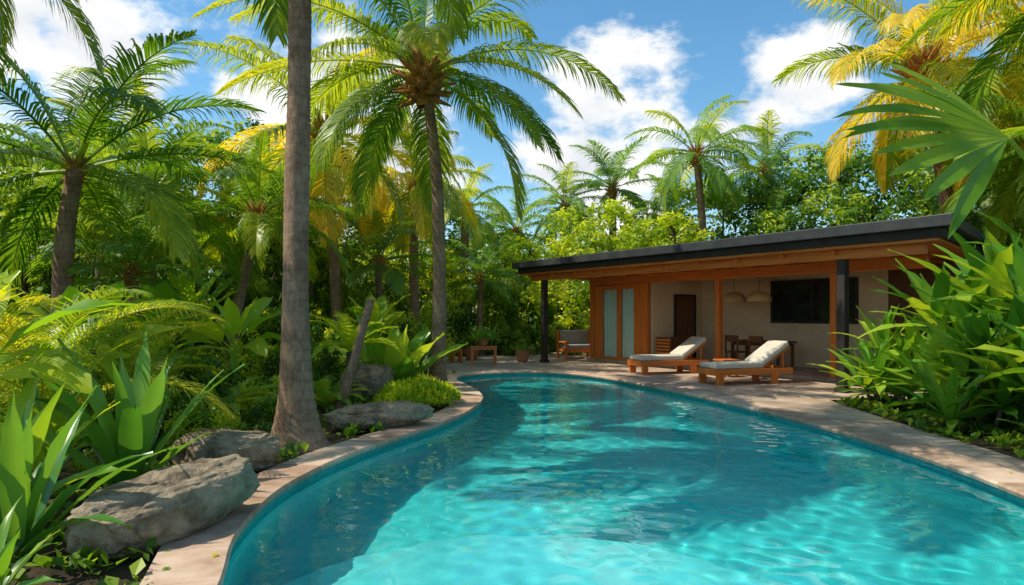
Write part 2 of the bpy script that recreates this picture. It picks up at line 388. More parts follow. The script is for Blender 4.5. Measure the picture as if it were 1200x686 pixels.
def trunk_mesh(name,base,topv,r0,r1,bow=0.3,flare=1.6,mat=TRUNK,n=16,fh=0.3):
    mb=MB(); b=Vector(base); t=Vector(topv); H=(t-b).length; k=max(20,int(H/0.06)); pts=[];rr=[]
    lat=Vector((t.x-b.x,t.y-b.y,0)); ph=R.random()*6
    for i in range(k+1):
        s=i/k; p=b.lerp(t,s)-lat*bow*math.sin(math.pi*s)*0.6
        p+=Vector((math.sin(s*5+ph)*0.04,math.cos(s*4+ph)*0.04,0))*math.sin(math.pi*s)
        z=s*H; r=r0+(r1-r0)*s; r*=1+(flare-1)*math.exp(-z/fh); r*=1+(0.02 if i%2 else -0.01)+0.03*math.sin(z*3+ph)
        pts.append(p); rr.append(r)
    mb.tube(pts,rr,n); return mb.mesh(name,[mat],True)
CROWN=[palm_crown('palm_crown_a',24,3.9,74,1.0,0.042,0.65,0.44,PALM,yellow=0.4,old=-0.6,spread=0.9),
       palm_crown('palm_crown_b',23,3.8,68,1.15,0.042,0.8,0.66,PALM,yellow=0.6,old=-0.9,spread=1.0),
       palm_crown('palm_crown_c',20,3.6,62,0.95,0.042,0.55,0.38,PALM,yellow=0.2,spread=0.9)]
CENTRE=palm_crown('palm_crown_wide',25,5.0,92,1.1,0.044,0.7,0.47,PALM,yellow=0.55,old=-0.55,spread=0.85,start=0.19)
FCROWN=[palm_crown('far_palm_crown_a',19,3.3,42,0.9,0.052,0.6,0.47,FARP,yellow=0.3,old=-0.6,spread=0.9),
        palm_crown('far_palm_crown_b',17,3.3,42,0.9,0.052,0.45,0.4,FARP,yellow=0.2,old=-0.2,spread=0.8)]
def palm(base,crown,cm,r0,r1,label,sc=1.0,rz=0,flare=1.6,bow=0.3,group=None,husk=0.6,fh=0.3):
    e=top('palm_tree',None,label,'palm tree',(base[0],base[1],-0.05),0,group)
    rel=(crown[0]-base[0],crown[1]-base[1],crown[2]+0.05)
    part('trunk',trunk_mesh('palm_trunk',(0,0,0),rel,r0,r1,bow,flare,fh=fh),e)
    part('crown',cm,e,rel,(R.uniform(-0.08,0.08),R.uniform(-0.08,0.08),rz),sc)
    part('husk',HUSKM,e,rel,(0,0,R.random()*6),husk*sc)
    return e
palm((-2.58,8.2),(-2.66,8.4,8.7),CROWN[0],0.165,0.115,"tall palm with thick flared trunk beside the pool coping",1.1,0.4,2.6,0.0,fh=0.42)
palm((-1.58,14.3),(-1.86,14.3,6.7),CENTRE,0.155,0.1,"tall coconut palm with full arching crown above the pool end",0.88,1.3,2.1,1.3,husk=1.15)
palm((-5.15,20),(-5.4,20,6.9),CROWN[1],0.17,0.13,"coconut palm with yellowing drooping fronds",1.15,0.7,husk=0.9)
palm((-3.4,24),(-3.45,24,6.2),CROWN[1],0.18,0.14,"shorter palm with shaggy yellow green crown",0.85,2.0)
palm((-6.6,16),(-5.95,16,3.9),CROWN[2],0.15,0.11,"slender leaning palm with dark green fronds",0.75,0.3)
palm((-8.0,12),(-7.8,12.2,4.2),CROWN[2],0.18,0.14,"broad dark green palm rising from the undergrowth",1.05,1.1,husk=0.35)
palm((-10.0,19),(-10,19,5.0),CROWN[2],0.2,0.15,"dark green palm deep in the garden",1.0,2.6,husk=0.4)
palm((8.6,30),(8.1,30,8.6),FCROWN[0],0.2,0.15,"slim palm standing above the pavilion roof",1.15,0.2)
palm((12.2,32),(12.0,32,8.4),FCROWN[0],0.22,0.17,"slim palm with rounded crown beyond the pavilion",1.1,1.7)
palm((5.0,34),(5.0,34,7.9),FCROWN[1],0.22,0.17,"far palm with upright fronds beyond the trees",1.0,0.9)
palm((2.7,33),(2.6,33,6.9),FCROWN[0],0.22,0.17,"far palm between leafy trees",0.9,2.2)
palm((0.2,34),(0.2,34,5.7),FCROWN[1],0.22,0.17,"far palm between leafy trees",0.9,0.2)
palm((8.0,33),(7.7,33,6.2),FCROWN[1],0.22,0.17,"far palm behind the pavilion roof",0.9,1.2)
palm((-2.2,30),(-2.0,30,6.2),FCROWN[0],0.22,0.17,"far palm behind garden trees",0.9,2.9)
palm((12.2,18.5),(10.8,18,8.0),CROWN[1],0.2,0.15,"tall palm with golden green fronds behind the pavilion",1.1,2.4,husk=1.0)
palm((14.5,17),(13.8,17,9.2),CROWN[1],0.2,0.15,"tall palm with long golden fronds",1.1,0.9)
palm((16.5,21),(16.2,21,6.0),CROWN[2],0.2,0.15,"palm with dense fronds behind the pavilion",1.05,0.5)
palm((12.4,15.5),(12.0,15.3,5.4),CROWN[0],0.17,0.12,"palm with golden fronds beside the pavilion",0.85,1.5)
palm((9.6,9.0),(9.0,9.8,6.9),CROWN[0],0.18,0.13,"tall palm with long fronds arching over the bed",1.0,0.6)
palm((-9.5,8.5),(-8.4,9.4,7.5),CROWN[0],0.2,0.14,"tall palm leaning over the garden",0.85,0.1)
for (x,y,h,s) in [(-7.4,13.6,2.4,0.65),(-9.3,15.5,3.4,0.8),(-4.2,21,3.2,0.7),(-6.6,22.5,4.0,0.8),(-1.2,26.5,3.0,0.7),(-12.5,20,5.2,0.9),(-8.7,20.5,4.2,0.9)]:
    palm((x,y),(x+R.uniform(-.2,.2),y,h),FCROWN[R.choice([0,1])],0.13,0.1,"young understory palm with arching feathery fronds",s,R.random()*6,1.4,0.0,'understory palms',0.5)

# ---- broad blades
def blade(mb,p,az,e0,droop,L,W,tint,n=8,fold=0.3,kind='lance',mat=0,roll=0):
    c=Vector(p); yaw=R.uniform(-0.35,0.35); vs=[]; 
    for i in range(n+1):
        s=i/n; el=e0-droop*s**1.6; a=az+yaw*s; T=vec(a,max(-1.4,el))
        S=Vector((-math.sin(a),math.cos(a),0)); Nn=T.cross(S)*-1 if T.cross(S).z<0 else T.cross(S)
        S=(S*math.cos(roll)+Nn*math.sin(roll)); Nn=S.cross(T); Nn=Nn if Nn.z>0 else -Nn
        if kind=='lance': w_=0.22+0.78*math.sin(math.pi*min(1,s**0.8*0.97+0.03)); w_*= (1 if s<0.75 else (1-s)/0.25*0.75+0.25*(1-s)/0.25) if s>0.75 else 1
        elif kind=='strap': w_=(0.75+0.25*math.sin(math.pi*s))*(1-s**3)
        else:
            w_=0.07 if s<0.3 else max(0.03,math.sin(math.pi*((s-0.3)/0.7*0.92+0.08)**0.75)**0.7)
        w_=max(w_,0.01)*W/2; wob=0.08*W*math.sin(s*17+az*7)*(0 if s<0.3 else 1)
        vs+= [c+S*w_+Nn*(fold*w_+wob), c+S*w_*0.5+Nn*fold*w_*0.35, c, c-S*w_*0.5+Nn*fold*w_*0.35, c-S*w_+Nn*(fold*w_-wob)]
        c=c+T*(L/n)
    fs=[]
    for i in range(n):
        for q in range(4): fs.append((i*5+q,i*5+q+1,(i+1)*5+q+1,(i+1)*5+q))
    mb.add(vs,fs,tint,mat)
def rosette(mb,p,n,L,W,tint,kind='lance',emin=0.2,emax=1.45,droop=1.1,mat=0):
    for i in range(n):
        u=i/max(1,n-1); az=i*2.39996+R.uniform(-0.25,0.25)
        e0=emax+(emin-emax)*u; l=L*R.uniform(0.75,1.12)*(0.75+0.25*math.sin(math.pi*u))
        blade(mb,Vector(p)+vec(az,0)*0.03,az,e0,droop*R.uniform(0.4,1.5)*(0.45+0.55*u),l,W*R.uniform(0.8,1.2),tint+R.uniform(-0.3,0.3),kind=kind,mat=mat,roll=R.uniform(-0.4,0.4))
def plant_mesh(name,fn,mats,smooth=True):
    mb=MB(); fn(mb); return mb.mesh(name,mats,smooth)
def f_lance(mb): rosette(mb,(0,0,0),14,1.7,0.19,0.5,emax=1.54,emin=0.7,droop=0.95)
def f_lance2(mb): rosette(mb,(0,0,0),13,1.65,0.17,0.58,emax=1.54,emin=0.65,droop=1.15)
def f_agave(mb): rosette(mb,(0,0,0),20,1.35,0.34,0.6,emax=1.52,emin=0.6,droop=0.45)
def f_strap(mb):
    for k in range(6):
        a=k*2.4; r=0.12+0.09*k; rosette(mb,(r*math.cos(a),r*math.sin(a),0.0),11,1.15,0.085,0.55,'lance',0.15,1.4,1.1)
def f_clump(mb):
    for k in range(5):
        a=k*2.4+R.random(); r=0.05+0.26*k**0.7; h=(1.3,0.5,0.95,0.25,0.65)[k]*R.uniform(0.85,1.1)
        bx,by=r*math.cos(a),r*math.sin(a)
        mb.tube([(bx*0.4,by*0.4,0),(bx*0.8,by*0.8,h*0.5),(bx,by,h)],[0.045,0.04,0.035],6,0.3,1)
        rosette(mb,(bx,by,h),16,1.25,0.2,0.52,'lance',-0.05,1.5,0.75)
def f_banana(mb): rosette(mb,(0,0,0.9),12,1.25,0.34,0.6,'paddle',0.2,1.35,1.2); mb.tube([(0,0,0),(0,0,0.95)],[0.06,0.045],8,0.4)
def f_grass(mb):
    for i in range(3800):
        a=R.random()*6.283; r=math.sqrt(R.random()); x=r*math.cos(a)*0.85; y=r*math.sin(a)*0.6; h=0.4*math.sqrt(max(0,1-r*r*0.9))*(1+0.15*math.sin(x*7)*math.cos(y*9))
        d=vec(R.random()*6.28,R.uniform(0.3,1.5)); l=R.uniform(0.05,0.13); p=Vector((x,y,h*R.uniform(0.75,1))); q=p+d*l; s_=d.cross(Vector((0.3,0.5,1))).normalized()*0.01
        mb.add([p-s_,p+s_,q+s_*0.6+Vector((0,0,-0.01)),q-s_*0.6+Vector((0,0,-0.01))],[(0,1,2,3)],R.uniform(0.0,0.8))
def f_fern(mb):
    for i in range(16): 
        az=i*2.4; frond(mb,(0,0,0.05),az,R.uniform(0.5,1.3),R.uniform(0.9,1.5),1.1,26,0.22,0.03,0.1,R.uniform(0.3,0.7),0.012)
def f_areca(mb):
    for i in range(16):
        az=i*2.4; frond(mb,(0,0,R.uniform(0.2,0.8)),az,R.uniform(0.7,1.4),R.uniform(1.2,1.9),1.9,50,0.5,0.018,0.5,R.uniform(0.35,0.7),0.014)
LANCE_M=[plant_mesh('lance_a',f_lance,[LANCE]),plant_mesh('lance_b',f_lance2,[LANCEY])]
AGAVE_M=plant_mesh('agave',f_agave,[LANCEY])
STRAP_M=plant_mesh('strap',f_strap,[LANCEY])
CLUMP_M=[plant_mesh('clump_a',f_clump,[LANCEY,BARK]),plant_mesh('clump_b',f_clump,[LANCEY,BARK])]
BAN_M=plant_mesh('banana',f_banana,[BANANA]); GRASS_M=plant_mesh('grass',f_grass,[LIME],False)
FERN_M=plant_mesh('fern',f_fern,[FARP],False); FERNY_M=plant_mesh('fern_lime',f_fern,[LIME],False); ARECA_M=plant_mesh('areca',f_areca,[PALM],False)
def fan_leaf(mb,c,F,Nn,L,tint,n=26,spread=2.5,split=0.55,wf=1.0,cup=0.12):
    F=F.normalized(); S=F.cross(Nn).normalized(); Nn=S.cross(F).normalized(); c=Vector(c)
    if Nn.z<0: Nn=-Nn
    for k in range(n):
        a=-spread/2+spread*(k+0.5)/n; da=spread/n/2*wf; dr=R.uniform(0.05,0.22); an=a+R.uniform(-0.05,0.05)
        def P(r,ang,h): return c+(F*math.cos(ang)+S*math.sin(ang))*r+Nn*h-Nn*cup*(r/L)**2*L-Vector((0,0,dr*L*(r/L)**3))
        l=L*(0.8+0.2*math.cos(a))*R.uniform(0.9,1.05)
        rings=[0.15,split,0.6,0.78,0.92]; wfr=[1,1,1.15,0.9,0.48]
        vs=[c]; 
        for r_,w2 in zip(rings,wfr):
            ww=da*w2*(split/r_*1.12) if r_>split else da
            aa=a+(an-a)*r_
            vs+=[P(l*r_,aa-ww,0),P(l*r_,aa,-0.03*L*min(r_,0.5)),P(l*r_,aa+ww,0)]
        vs.append(P(l,an,0)); fs=[(0,1,2),(0,2,3)]
        for q in range(4): b=1+q*3; fs+=[(b,b+3,b+4,b+1),(b+1,b+4,b+5,b+2)]
        fs+=[(13,16,14),(14,16,15)]
        mb.add(vs,fs,tint+R.uniform(-0.12,0.12))
def f_bigfan(mb):
    for hub,F,nn,L_,t in [((-1.05,-0.1,3.4),(-0.9,-0.1,0.25),(0.15,-0.75,0.6),1.8,0.42),((-0.4,-0.5,4.15),(-0.7,-0.4,0.3),(0.3,-0.8,0.5),1.6,0.6),
                       ((0.8,0.1,3.5),(0.9,0.1,0.1),(0,-0.5,0.85),1.4,0.4),((0.5,0.8,3.8),(0.3,0.9,0.25),(0,-0.3,0.95),1.3,0.4)]:
        h=Vector(hub); mb.tube([(0,0,1.2),(h.x*0.3,h.y*0.3,h.z*0.75),h],[0.035,0.028,0.02],7,0.55)
        fan_leaf(mb,h,Vector(F),Vector(nn),L_,t,11,2.1,0.42,1.0,0.08)
    mb.tube([(0,0,0),(0,0,1.3)],[0.13,0.1],10,0.2,1)
BIGFAN_M=plant_mesh('broad_fan',f_bigfan,[PALM,BARK],False)

# ---- leaf-clump bushes and trees
def leaves(mb,c,r,n,size,tint,mat=0):
    c=Vector(c)
    for i in range(n):
        d=Vector((R.gauss(0,1),R.gauss(0,1),R.gauss(0,1))).normalized(); p=c+d*r*R.uniform(0.45,1.05)
        o=(d+Vector((R.uniform(-.8,.8),R.uniform(-.8,.8),R.uniform(-.3,.9)))).normalized()
        a=o.cross(Vector((R.uniform(-1,1),R.uniform(-1,1),R.uniform(-1,0.2)))).normalized(); b=o.cross(a)
        s=size*R.uniform(0.5,1.35)
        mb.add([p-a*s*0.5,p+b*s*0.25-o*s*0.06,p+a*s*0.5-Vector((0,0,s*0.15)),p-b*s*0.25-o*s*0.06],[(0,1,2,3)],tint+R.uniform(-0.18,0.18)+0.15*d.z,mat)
def f_bush(ls,n=46,per=62):
    def f(mb):
        for i in range(n):
            a=R.random()*6.283; z=R.uniform(0.08,0.95); rr=math.sqrt(max(0.05,1-((z-0.35)/0.65)**2 if z>0.35 else 1))*R.uniform(0.6,1.0)
            leaves(mb,(rr*math.cos(a)*0.9,rr*math.sin(a)*0.9,z),R.uniform(0.14,0.3),per,ls,R.uniform(0.0,0.8))
    return f
BUSH_M=[plant_mesh('bush_a',f_bush(0.09,50,80),[BUSH],False),plant_mesh('bush_b',f_bush(0.17,40,40),[BUSH],False),plant_mesh('bush_c',f_bush(0.08,46,70),[LIME],False)]
def tree_meshes(mat,k):
    mb=MB(); tb=MB()
    tb.tube([(0,0,-0.05),(0.01,0,0.22),(0,0.01,0.42)],[0.025,0.016,0.011],8)
    for i in range(9):
        a=i*2.4; h=0.32+0.045*i; rr=0.24*R.uniform(0.6,1); e=(rr*math.cos(a),rr*math.sin(a),min(0.85,h+0.15))
        tb.tube([(0,0,h*0.7),(e[0]*0.5,e[1]*0.5,h+0.05),e],[0.008,0.005,0.002],6)
    for i in range(130):
        a=R.random()*6.283; z=R.uniform(0.18,1.0); q=(z-0.58)/0.44; rr=0.4*math.sqrt(max(0.04,1-q*q))*math.sqrt(R.uniform(0.15,1))
        leaves(mb,(rr*math.cos(a),rr*math.sin(a),z),R.uniform(0.045,0.09),72,0.028,R.uniform(0.0,0.85))
    return tb.mesh('tree_trunk_%d'%k,[BARK],True),mb.mesh('tree_crown_%d'%k,[mat],False)
TREES=[tree_meshes(BUSH,0),tree_meshes(BUSH,1),tree_meshes(LIME,2)]
def tree(x,y,h,k,label,wide=1.0):
    e=top('tree',None,label,'tree',(x,y,-0.05),R.random()*6)
    e.scale=(h*wide,h*wide,h); part('trunk',TREES[k][0],e); part('crown',TREES[k][1],e)
for (x,y,h) in [(-14,22,7.5),(-10.8,26,8.8),(-8,29,8.0),(-17,28,9),(-5,30,7.2),(-20,22,8),(-1.5,35,6.0),(1.2,37,6),(-12,17,5.0),(-7.6,21,5.0),
                (10.5,34,8.2),(13.5,30,8.6),(17,27,9),(20.5,25,9),(15.5,23,7.2),(24,30,10),(7.4,37,7.0),(18,18,7.5),(14.3,14.0,6.0),(12.0,27,6.4)]:
    tree(x,y,h,R.choice([0,1]),"dense dark green leafy garden tree",R.uniform(1.0,1.25))
for (x,y,h,w_) in [(3.5,28.3,6.0,1.3),(0.6,31,4.9,1.15),(6.6,29.0,5.6,1.2),(-3.6,27,4.6,1.1),(-7.0,24.5,4.2,1.1)]:
    tree(x,y,h,2,"bright yellow green leafy tree beyond the terrace",w_)
def bush(x,y,s,k,sz=1.0):
    lab=["dense dark green shrub in the garden bed","large leaved green shrub in the garden bed","bright lime green shrub in the garden bed"][k]
    top('shrub',BUSH_M[k],lab,'shrub',(x,y,-0.05),R.random()*6.28,'garden shrubs',(s,s,s*sz))
for (x,y,s,k,z) in [(-3.9,11.2,0.7,2,0.9),(-4.6,9.2,0.6,0,1.0),(-3.4,9.9,0.5,0,0.9),(-3.9,8.6,0.5,2,1),(-5.4,11.5,0.9,1,1),(-3.3,13.9,0.6,0,1.1),(-4.2,13.5,0.9,0,1.2),(-5.5,13.8,1.0,2,1.1),
   (-6.8,9.6,1.0,0,1.1),(-5.8,7.9,0.7,0,1),(-7.5,13.5,1.1,0,1.2),(-9.5,14.5,1.4,1,1.4),(-5.9,17.5,1.2,0,1.4),(-4.1,17.6,1.0,1,1.3),
   (-3.0,19.6,1.1,0,1.2),(-4.4,21.5,1.5,2,1.4),(-6.8,19,1.6,1,1.5),(-8.6,17,1.6,0,1.5),(-11,21,2.2,0,1.7),(-13,18,2.2,1,1.6),(-3.2,22.5,1.3,2,1.3),(-2.9,25.5,1.7,0,1.4),(-1.3,27.5,1.8,0,1.5),
   (0.4,29.6,1.8,1,1.5),(2.2,30.6,1.8,0,1.4),(4.2,31.5,1.9,0,1.6),(-5.7,25,2.2,0,1.8),(-8.2,24,2.5,1,1.9),(-3.6,29,2.2,1,1.7),(1.6,26.9,0.9,0,1.3),(3.1,26.9,1.0,0,1.6),(0.1,26.6,0.8,1,1.1),
   (9.6,11.6,1.0,0,1.2),(8.8,9.6,0.7,1,1),(10.9,12.8,1.3,1,1.5),(12.9,13.4,1.5,0,1.6),(7.6,7.8,0.6,0,1),(13.6,18,1.8,0,1.8),(15.5,16,2.0,1,1.8),(10,27,2.2,0,1.7),(7,29,2,1,1.7),(13,24,2.2,0,1.8),(12.6,19.3,1.3,0,1.5)]:
    bush(x,y,s,k,z)
def plant(me,name,x,y,s,label,cat='plant',rz=None,z=-0.05,group=None):
    return top(name,me,label,cat,(x,y,z),R.random()*6.28 if rz is None else rz,group,s)
LL="glossy broad lance leaved plant arching from the soil"
for (x,y,s,k) in [(-3.3,4.55,0.8,0),(-3.9,5.3,0.95,1),(-3.45,6.15,1.0,0),(-4.5,6.6,1.0,1),(-4.0,7.4,0.7,0),(-2.9,3.8,0.4,1)]:
    plant(LANCE_M[k],'lance_leaf_plant',x,y,s,LL,group='lance leaved plants')
BL="broad paddle leaved plant with yellow green leaves"
for (x,y,s,r) in [(-4.7,5.8,1.15,1.0),(-5.3,8.4,1.1,2.5),(-5.0,12.3,1.1,0.3),(-7.2,15.3,1.5,4),(-3.7,18.3,1.2,5),(-6.4,12.6,1.2,2)]:
    plant(BAN_M,'banana_plant',x,y,s,BL,rz=r,group='paddle leaved plants')
plant(ARECA_M,'areca_palm',-4.9,7.1,1.15,"clumping palm with long drooping feathery fronds",rz=0.2)
plant(ARECA_M,'areca_palm',-5.6,9.9,1.0,"clumping palm with feathery fronds",rz=1.3)
for (x,y,s) in [(-4.4,10.4,0.9),(-6.2,11.0,1.3),(-3.2,11.6,0.8),(-5.0,15.4,1.4)]:
    plant(FERN_M,'fern',x,y,s,"green fern with arching fronds",group='garden ferns')
e=top('tree_fern',None,"lime green feathery tree fern with slim stem",'plant',(-3.0,12.6,-0.05))
mb=MB(); mb.tube([(0,0,0),(0.02,0,0.5),(0,0,0.95)],[0.07,0.06,0.06],8); part('trunk',mb.mesh('trunk',[BARK]),e); part('crown',FERNY_M,e,(0,0,0.9),(0,0,0),0.95)
plant(AGAVE_M,'agave_plant',-2.35,13.7,1.4,"large rosette plant with broad upright green leaves")
plant(AGAVE_M,'agave_plant',-3.0,15.4,1.1,"large rosette plant with broad upright green leaves")
plant(LANCE_M[0],'lance_leaf_plant',-2.5,18.4,0.6,LL,group='lance leaved plants')
plant(GRASS_M,'grass_mound',-1.62,11.9,1.15,"rounded mound of fine lime green ground cover by the coping",cat='ground cover plant',rz=1.35)
LR="clump of long yellow green lance leaves on short stems by the paving"
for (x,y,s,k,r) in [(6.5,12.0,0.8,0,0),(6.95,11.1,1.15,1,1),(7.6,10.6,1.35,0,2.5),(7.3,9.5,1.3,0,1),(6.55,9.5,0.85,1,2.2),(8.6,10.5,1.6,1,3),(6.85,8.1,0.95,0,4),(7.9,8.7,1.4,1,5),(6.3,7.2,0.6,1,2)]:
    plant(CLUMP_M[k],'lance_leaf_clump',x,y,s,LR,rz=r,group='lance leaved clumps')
plant(BIGFAN_M,'broad_fan_palm',6.0,6.9,1.0,"fan palm with broad fingered green leaves held high",'palm tree',rz=0)
# ground cover
mb=MB()
P4=[(q[0],q[1]) for q in o4[::6]]
cnt=0
while cnt<1900:
    if R.random()<0.7: x,y=R.uniform(-9,-1.2),R.uniform(2.5,20)
    else: x,y=R.uniform(5,9.5),R.uniform(3,12.8)
    if abs(x)>0.9*y+1.5 or inside(x,y,P4) or inside(x,y,PAVEPOLY): continue
    cnt+=1
    for i in range(12):
        d=vec(R.random()*6.28,R.uniform(0.2,1.3)); a=R.uniform(0.05,0.16); c=Vector((x+R.uniform(-.1,.1),y+R.uniform(-.1,.1),-0.03+a*0.4)); s_=d.cross(Vector((0,0,1))).normalized()*a*0.3
        mb.add([c,c+d*a*0.5+s_,c+d*a-Vector((0,0,0.02)),c+d*a*0.5-s_],[(0,1,2,3)],R.uniform(0,0.9))
gc=top('ground_cover',mb.mesh('ground_cover',[BUSH]),"low leafy ground cover over dark soil","ground cover"); gc["kind"]="stuff"
# a few fallen leaves on the stone and paving
mb=MB(); cnt=0
while cnt<170:
    x,y=R.uniform(-2.8,6.5),R.uniform(3,24)
    onp=inside(x,y,PAVEPOLY); inc=inside(x,y,[tuple(q) for q in o4[::6]]) and not inside(x,y,[tuple(q) for q in OUT[::4]])
    if not (onp or inc): continue
    cnt+=1; z=0.034 if inc else 0.006; a=R.random()*6.28; l=R.uniform(0.03,0.08); d=Vector((math.cos(a),math.sin(a),0)); s_=Vector((-d.y,d.x,0))*l*0.3; c=Vector((x,y,z))
    mb.add([c,c+d*l*0.5+s_+Vector((0,0,0.008)),c+d*l,c+d*l*0.5-s_+Vector((0,0,0.004))],[(0,1,2,3)],R.uniform(0.2,1.1))
fl_=top('fallen_leaves',mb.mesh('fallen_leaves',[BANANA]),"scattered small fallen leaves on coping and paving","leaves"); fl_["kind"]="stuff"
mb=MB()
for i in range(520):
    a=rad(R.uniform(20,160)); d=R.uniform(42,56); z=R.uniform(0.3,6.6 if abs(a-1.57)>0.35 else 5.6)
    leaves(mb,(d*math.cos(a),d*math.sin(a),z),R.uniform(1.0,1.8),34,0.8,R.uniform(0.1,0.7))
dw=top('distant_wood',mb.mesh('distant_wood',[BUSH]),"continuous belt of dense tropical trees","trees"); dw["kind"]="stuff"

# ------------------------------------------------------------------ rocks
def rock(x,y,z,dims,rz,label,seed,name='boulder',amp=1.0,tilt=(0,0)):
    bm=bmesh.new(); bmesh.ops.create_icosphere(bm,subdivisions=6,radius=1)
    for v in bm.verts:
        p=v.co.copy(); o=Vector((seed*7.1,seed*3.3,0))
        q=Vector((math.copysign(abs(p.x)**0.85,p.x),math.copysign(abs(p.y)**0.85,p.y),math.copysign(abs(p.z)**0.65,p.z)))
        cr=abs(noise.noise(p*2.3+o*2)); cr2=abs(noise.noise(p*5.0+o))
        f=1+0.22*amp*noise.noise(p*1.1+o)+0.1*amp*noise.noise(p*2.6+o)+0.12*cr+0.06*cr2+0.04*noise.noise(p*9+o)+0.02*noise.noise(p*20+o)
        v.co=Vector((q.x*f*dims[0]/2,q.y*f*dims[1]/2,q.z*f*dims[2]/2))
    me=bpy.data.meshes.new(name); bm.to_mesh(me); bm.free(); me.materials.append(ROCK)
    me.polygons.foreach_set('use_smooth',np.ones(len(me.polygons),bool))
    o=top(name,me,label,'rock',(x,y,z),rz); o.rotation_euler=(tilt[0],tilt[1],rz); return o
rock(-2.5,5.0,0.2,(1.35,0.6,0.46),1.08,"weathered brown boulder beside the coping",1,amp=0.8,tilt=(0,-0.1))
rock(-2.95,7.05,0.18,(1.0,0.6,0.42),0.2,"low tan boulder among the plants",2,amp=0.8)
rock(-1.85,9.6,0.17,(1.35,0.6,0.34),0.25,"flat slab rock resting at the pool edge",3,amp=0.8,tilt=(0,-0.05))
rock(-2.75,13.0,0.28,(0.9,0.7,0.7),0.4,"brown boulder beneath the leaning log",4)
rock(7.0,8.9,0.08,(0.6,0.5,0.35),1.4,"dark rock beneath lance leaves",7)
mb=MB(); mb.tube([(0,0,-0.2),(0.1,0.05,0.3),(0.28,0.05,0.9),(0.42,0,1.4),(0.55,0,1.85)],[0.11,0.09,0.075,0.07,0.065],12)
top('leaning_log',mb.mesh('leaning_log',[TRUNK],True),"weathered bare log leaning beside the boulders",'log',(-2.9,11.4,0))

# ------------------------------------------------------------------ pavilion
PO=Vector((1.07,22.5,0)); PA=math.atan2(-0.835,0.55)
pv=top('pool_pavilion',None,"low open fronted timber pavilion with flat dark roof","pavilion",PO,PA)
def pbox(name,boxes,mat,parent=pv,bevel=0.008,label=None):
    mb=MB()
    for b in boxes: mb.box(*b)
    return part(name,mb.mesh(name,[mat]),parent,label=label,bevel=bevel)
def prism(poly,z0,z1):
    n=len(poly); vs=[(x,y,z0) for x,y in poly]+[(x,y,z1) for x,y in poly]
    fs=[tuple(reversed(range(n))),tuple(range(n,2*n))]+[(i,(i+1)%n,n+(i+1)%n,n+i) for i in range(n)]
    return vs,fs
rp_=[(-1.1,-0.57),(12.6,-0.57),(11.15,4.75),(-1.1,4.75)]
mb=MB(); mb.add(*prism(rp_,3.12,3.33)); roof=part('roof',mb.mesh('roof',[ROOFM]),pv,bevel=0.015)
ins=[(-0.95,-0.43),(12.4,-0.43),(11.0,4.6),(-0.95,4.6)]
mb=MB(); mb.add(*prism(ins,2.95,3.117)); part('fascia',mb.mesh('fascia',[DARKW]),roof,bevel=0.01)
ins2=[(-0.9,-0.38),(12.3,-0.38),(10.95,4.55),(-0.9,4.55)]
mb=MB(); mb.add(*prism(ins2,2.90,2.947)); part('ceiling',mb.mesh('ceiling',[WOODH]),roof)
for x in (0,10.3):
    mb=MB(); mb.box((x,0,1.35),(0.17,0.17,2.7)); mb.box((x,0,0.05),(0.24,0.24,0.1))
    part('post',mb.mesh('post',[DARKW]),pv,bevel=0.008)
pbox('beam',[((5.6,0,2.8),(12.6,0.14,0.196))],WOODH)
pbox('beam',[((5.5,2.0,2.7),(11.0,0.12,0.26))],WOODH)
for x in (5.5,8.9): pbox('column',[((x,2.0,1.28),(0.15,0.15,2.56))],WOOD)
for i in range(10): pbox('rafter',[((-0.6+1.2*i,2.1,2.85),(0.07,4.6,0.09))],WOOD)
pbox('wall',[((5.85,4.45,1.45),(6.1,0.14,2.88)),((2.75,3.25,1.45),(0.12,2.25,2.88)),((-0.02,3.25,1.45),(0.12,2.25,2.88)),((1.35,4.45,1.45),(2.7,0.14,2.88))],PLASTER)
pbox('wall',[((9.7,4.45,1.45),(1.56,0.12,2.88))],BROWND,label="dark brown timber end wall")
pbox('plinth',[((5.4,3.3,0.03),(11.4,2.8,0.1))],PAVE)
sd=part('sliding_door',None,pv)
pbox('frame',[((0.1,2,1.28),(0.22,0.12,2.56)),((0.42,1.99,1.28),(0.36,0.07,2.55)),((1.42,2,1.28),(0.14,0.1,2.56)),((2.3,1.99,1.28),(0.3,0.07,2.56)),((2.62,2,1.28),(0.3,0.13,2.56)),((1.35,2,0.09),(2.6,0.085,0.16)),((1.35,2,2.48),(2.6,0.085,0.15))],WOOD,sd)
mb=MB(); mb.add([(0.2,2.03,0.15),(2.5,2.03,0.15),(2.5,2.03,2.42),(0.2,2.03,2.42)],[(0,1,2,3)]); part('glass',mb.mesh('glass',[GLASS]),sd)
mb=MB(); vs=[];fs=[];nn=90
for i in range(nn+1):
    x=0.2+2.4*i/nn; y=2.085+0.022*math.sin(i*1.1); vs+=[(x,y,0.1),(x,y,2.5)]
for i in range(nn): fs.append((2*i,2*i+2,2*i+3,2*i+1))
mb.add(vs,fs); part('curtain',mb.mesh('curtain',[CURT],True),pv)
dr=part('door',None,pv); pbox('panel',[((2.83,3.55,1.1),(0.05,0.85,2.1))],BROWND,dr)
pbox('frame',[((2.84,3.09,1.12),(0.07,0.07,2.2)),((2.84,4.01,1.12),(0.07,0.07,2.2)),((2.84,3.55,2.19),(0.07,0.85,0.07))],DARKW,dr)
mb=MB(); mb.lathe([(0.0,-0.03),(0.03,-0.02),(0.035,0),(0.03,0.02),(0.0,0.03)],10,(2.89,3.25,1.05)); part('handle',mb.mesh('handle',[ROOFM],True),dr)
wn=part('window',None,pv)
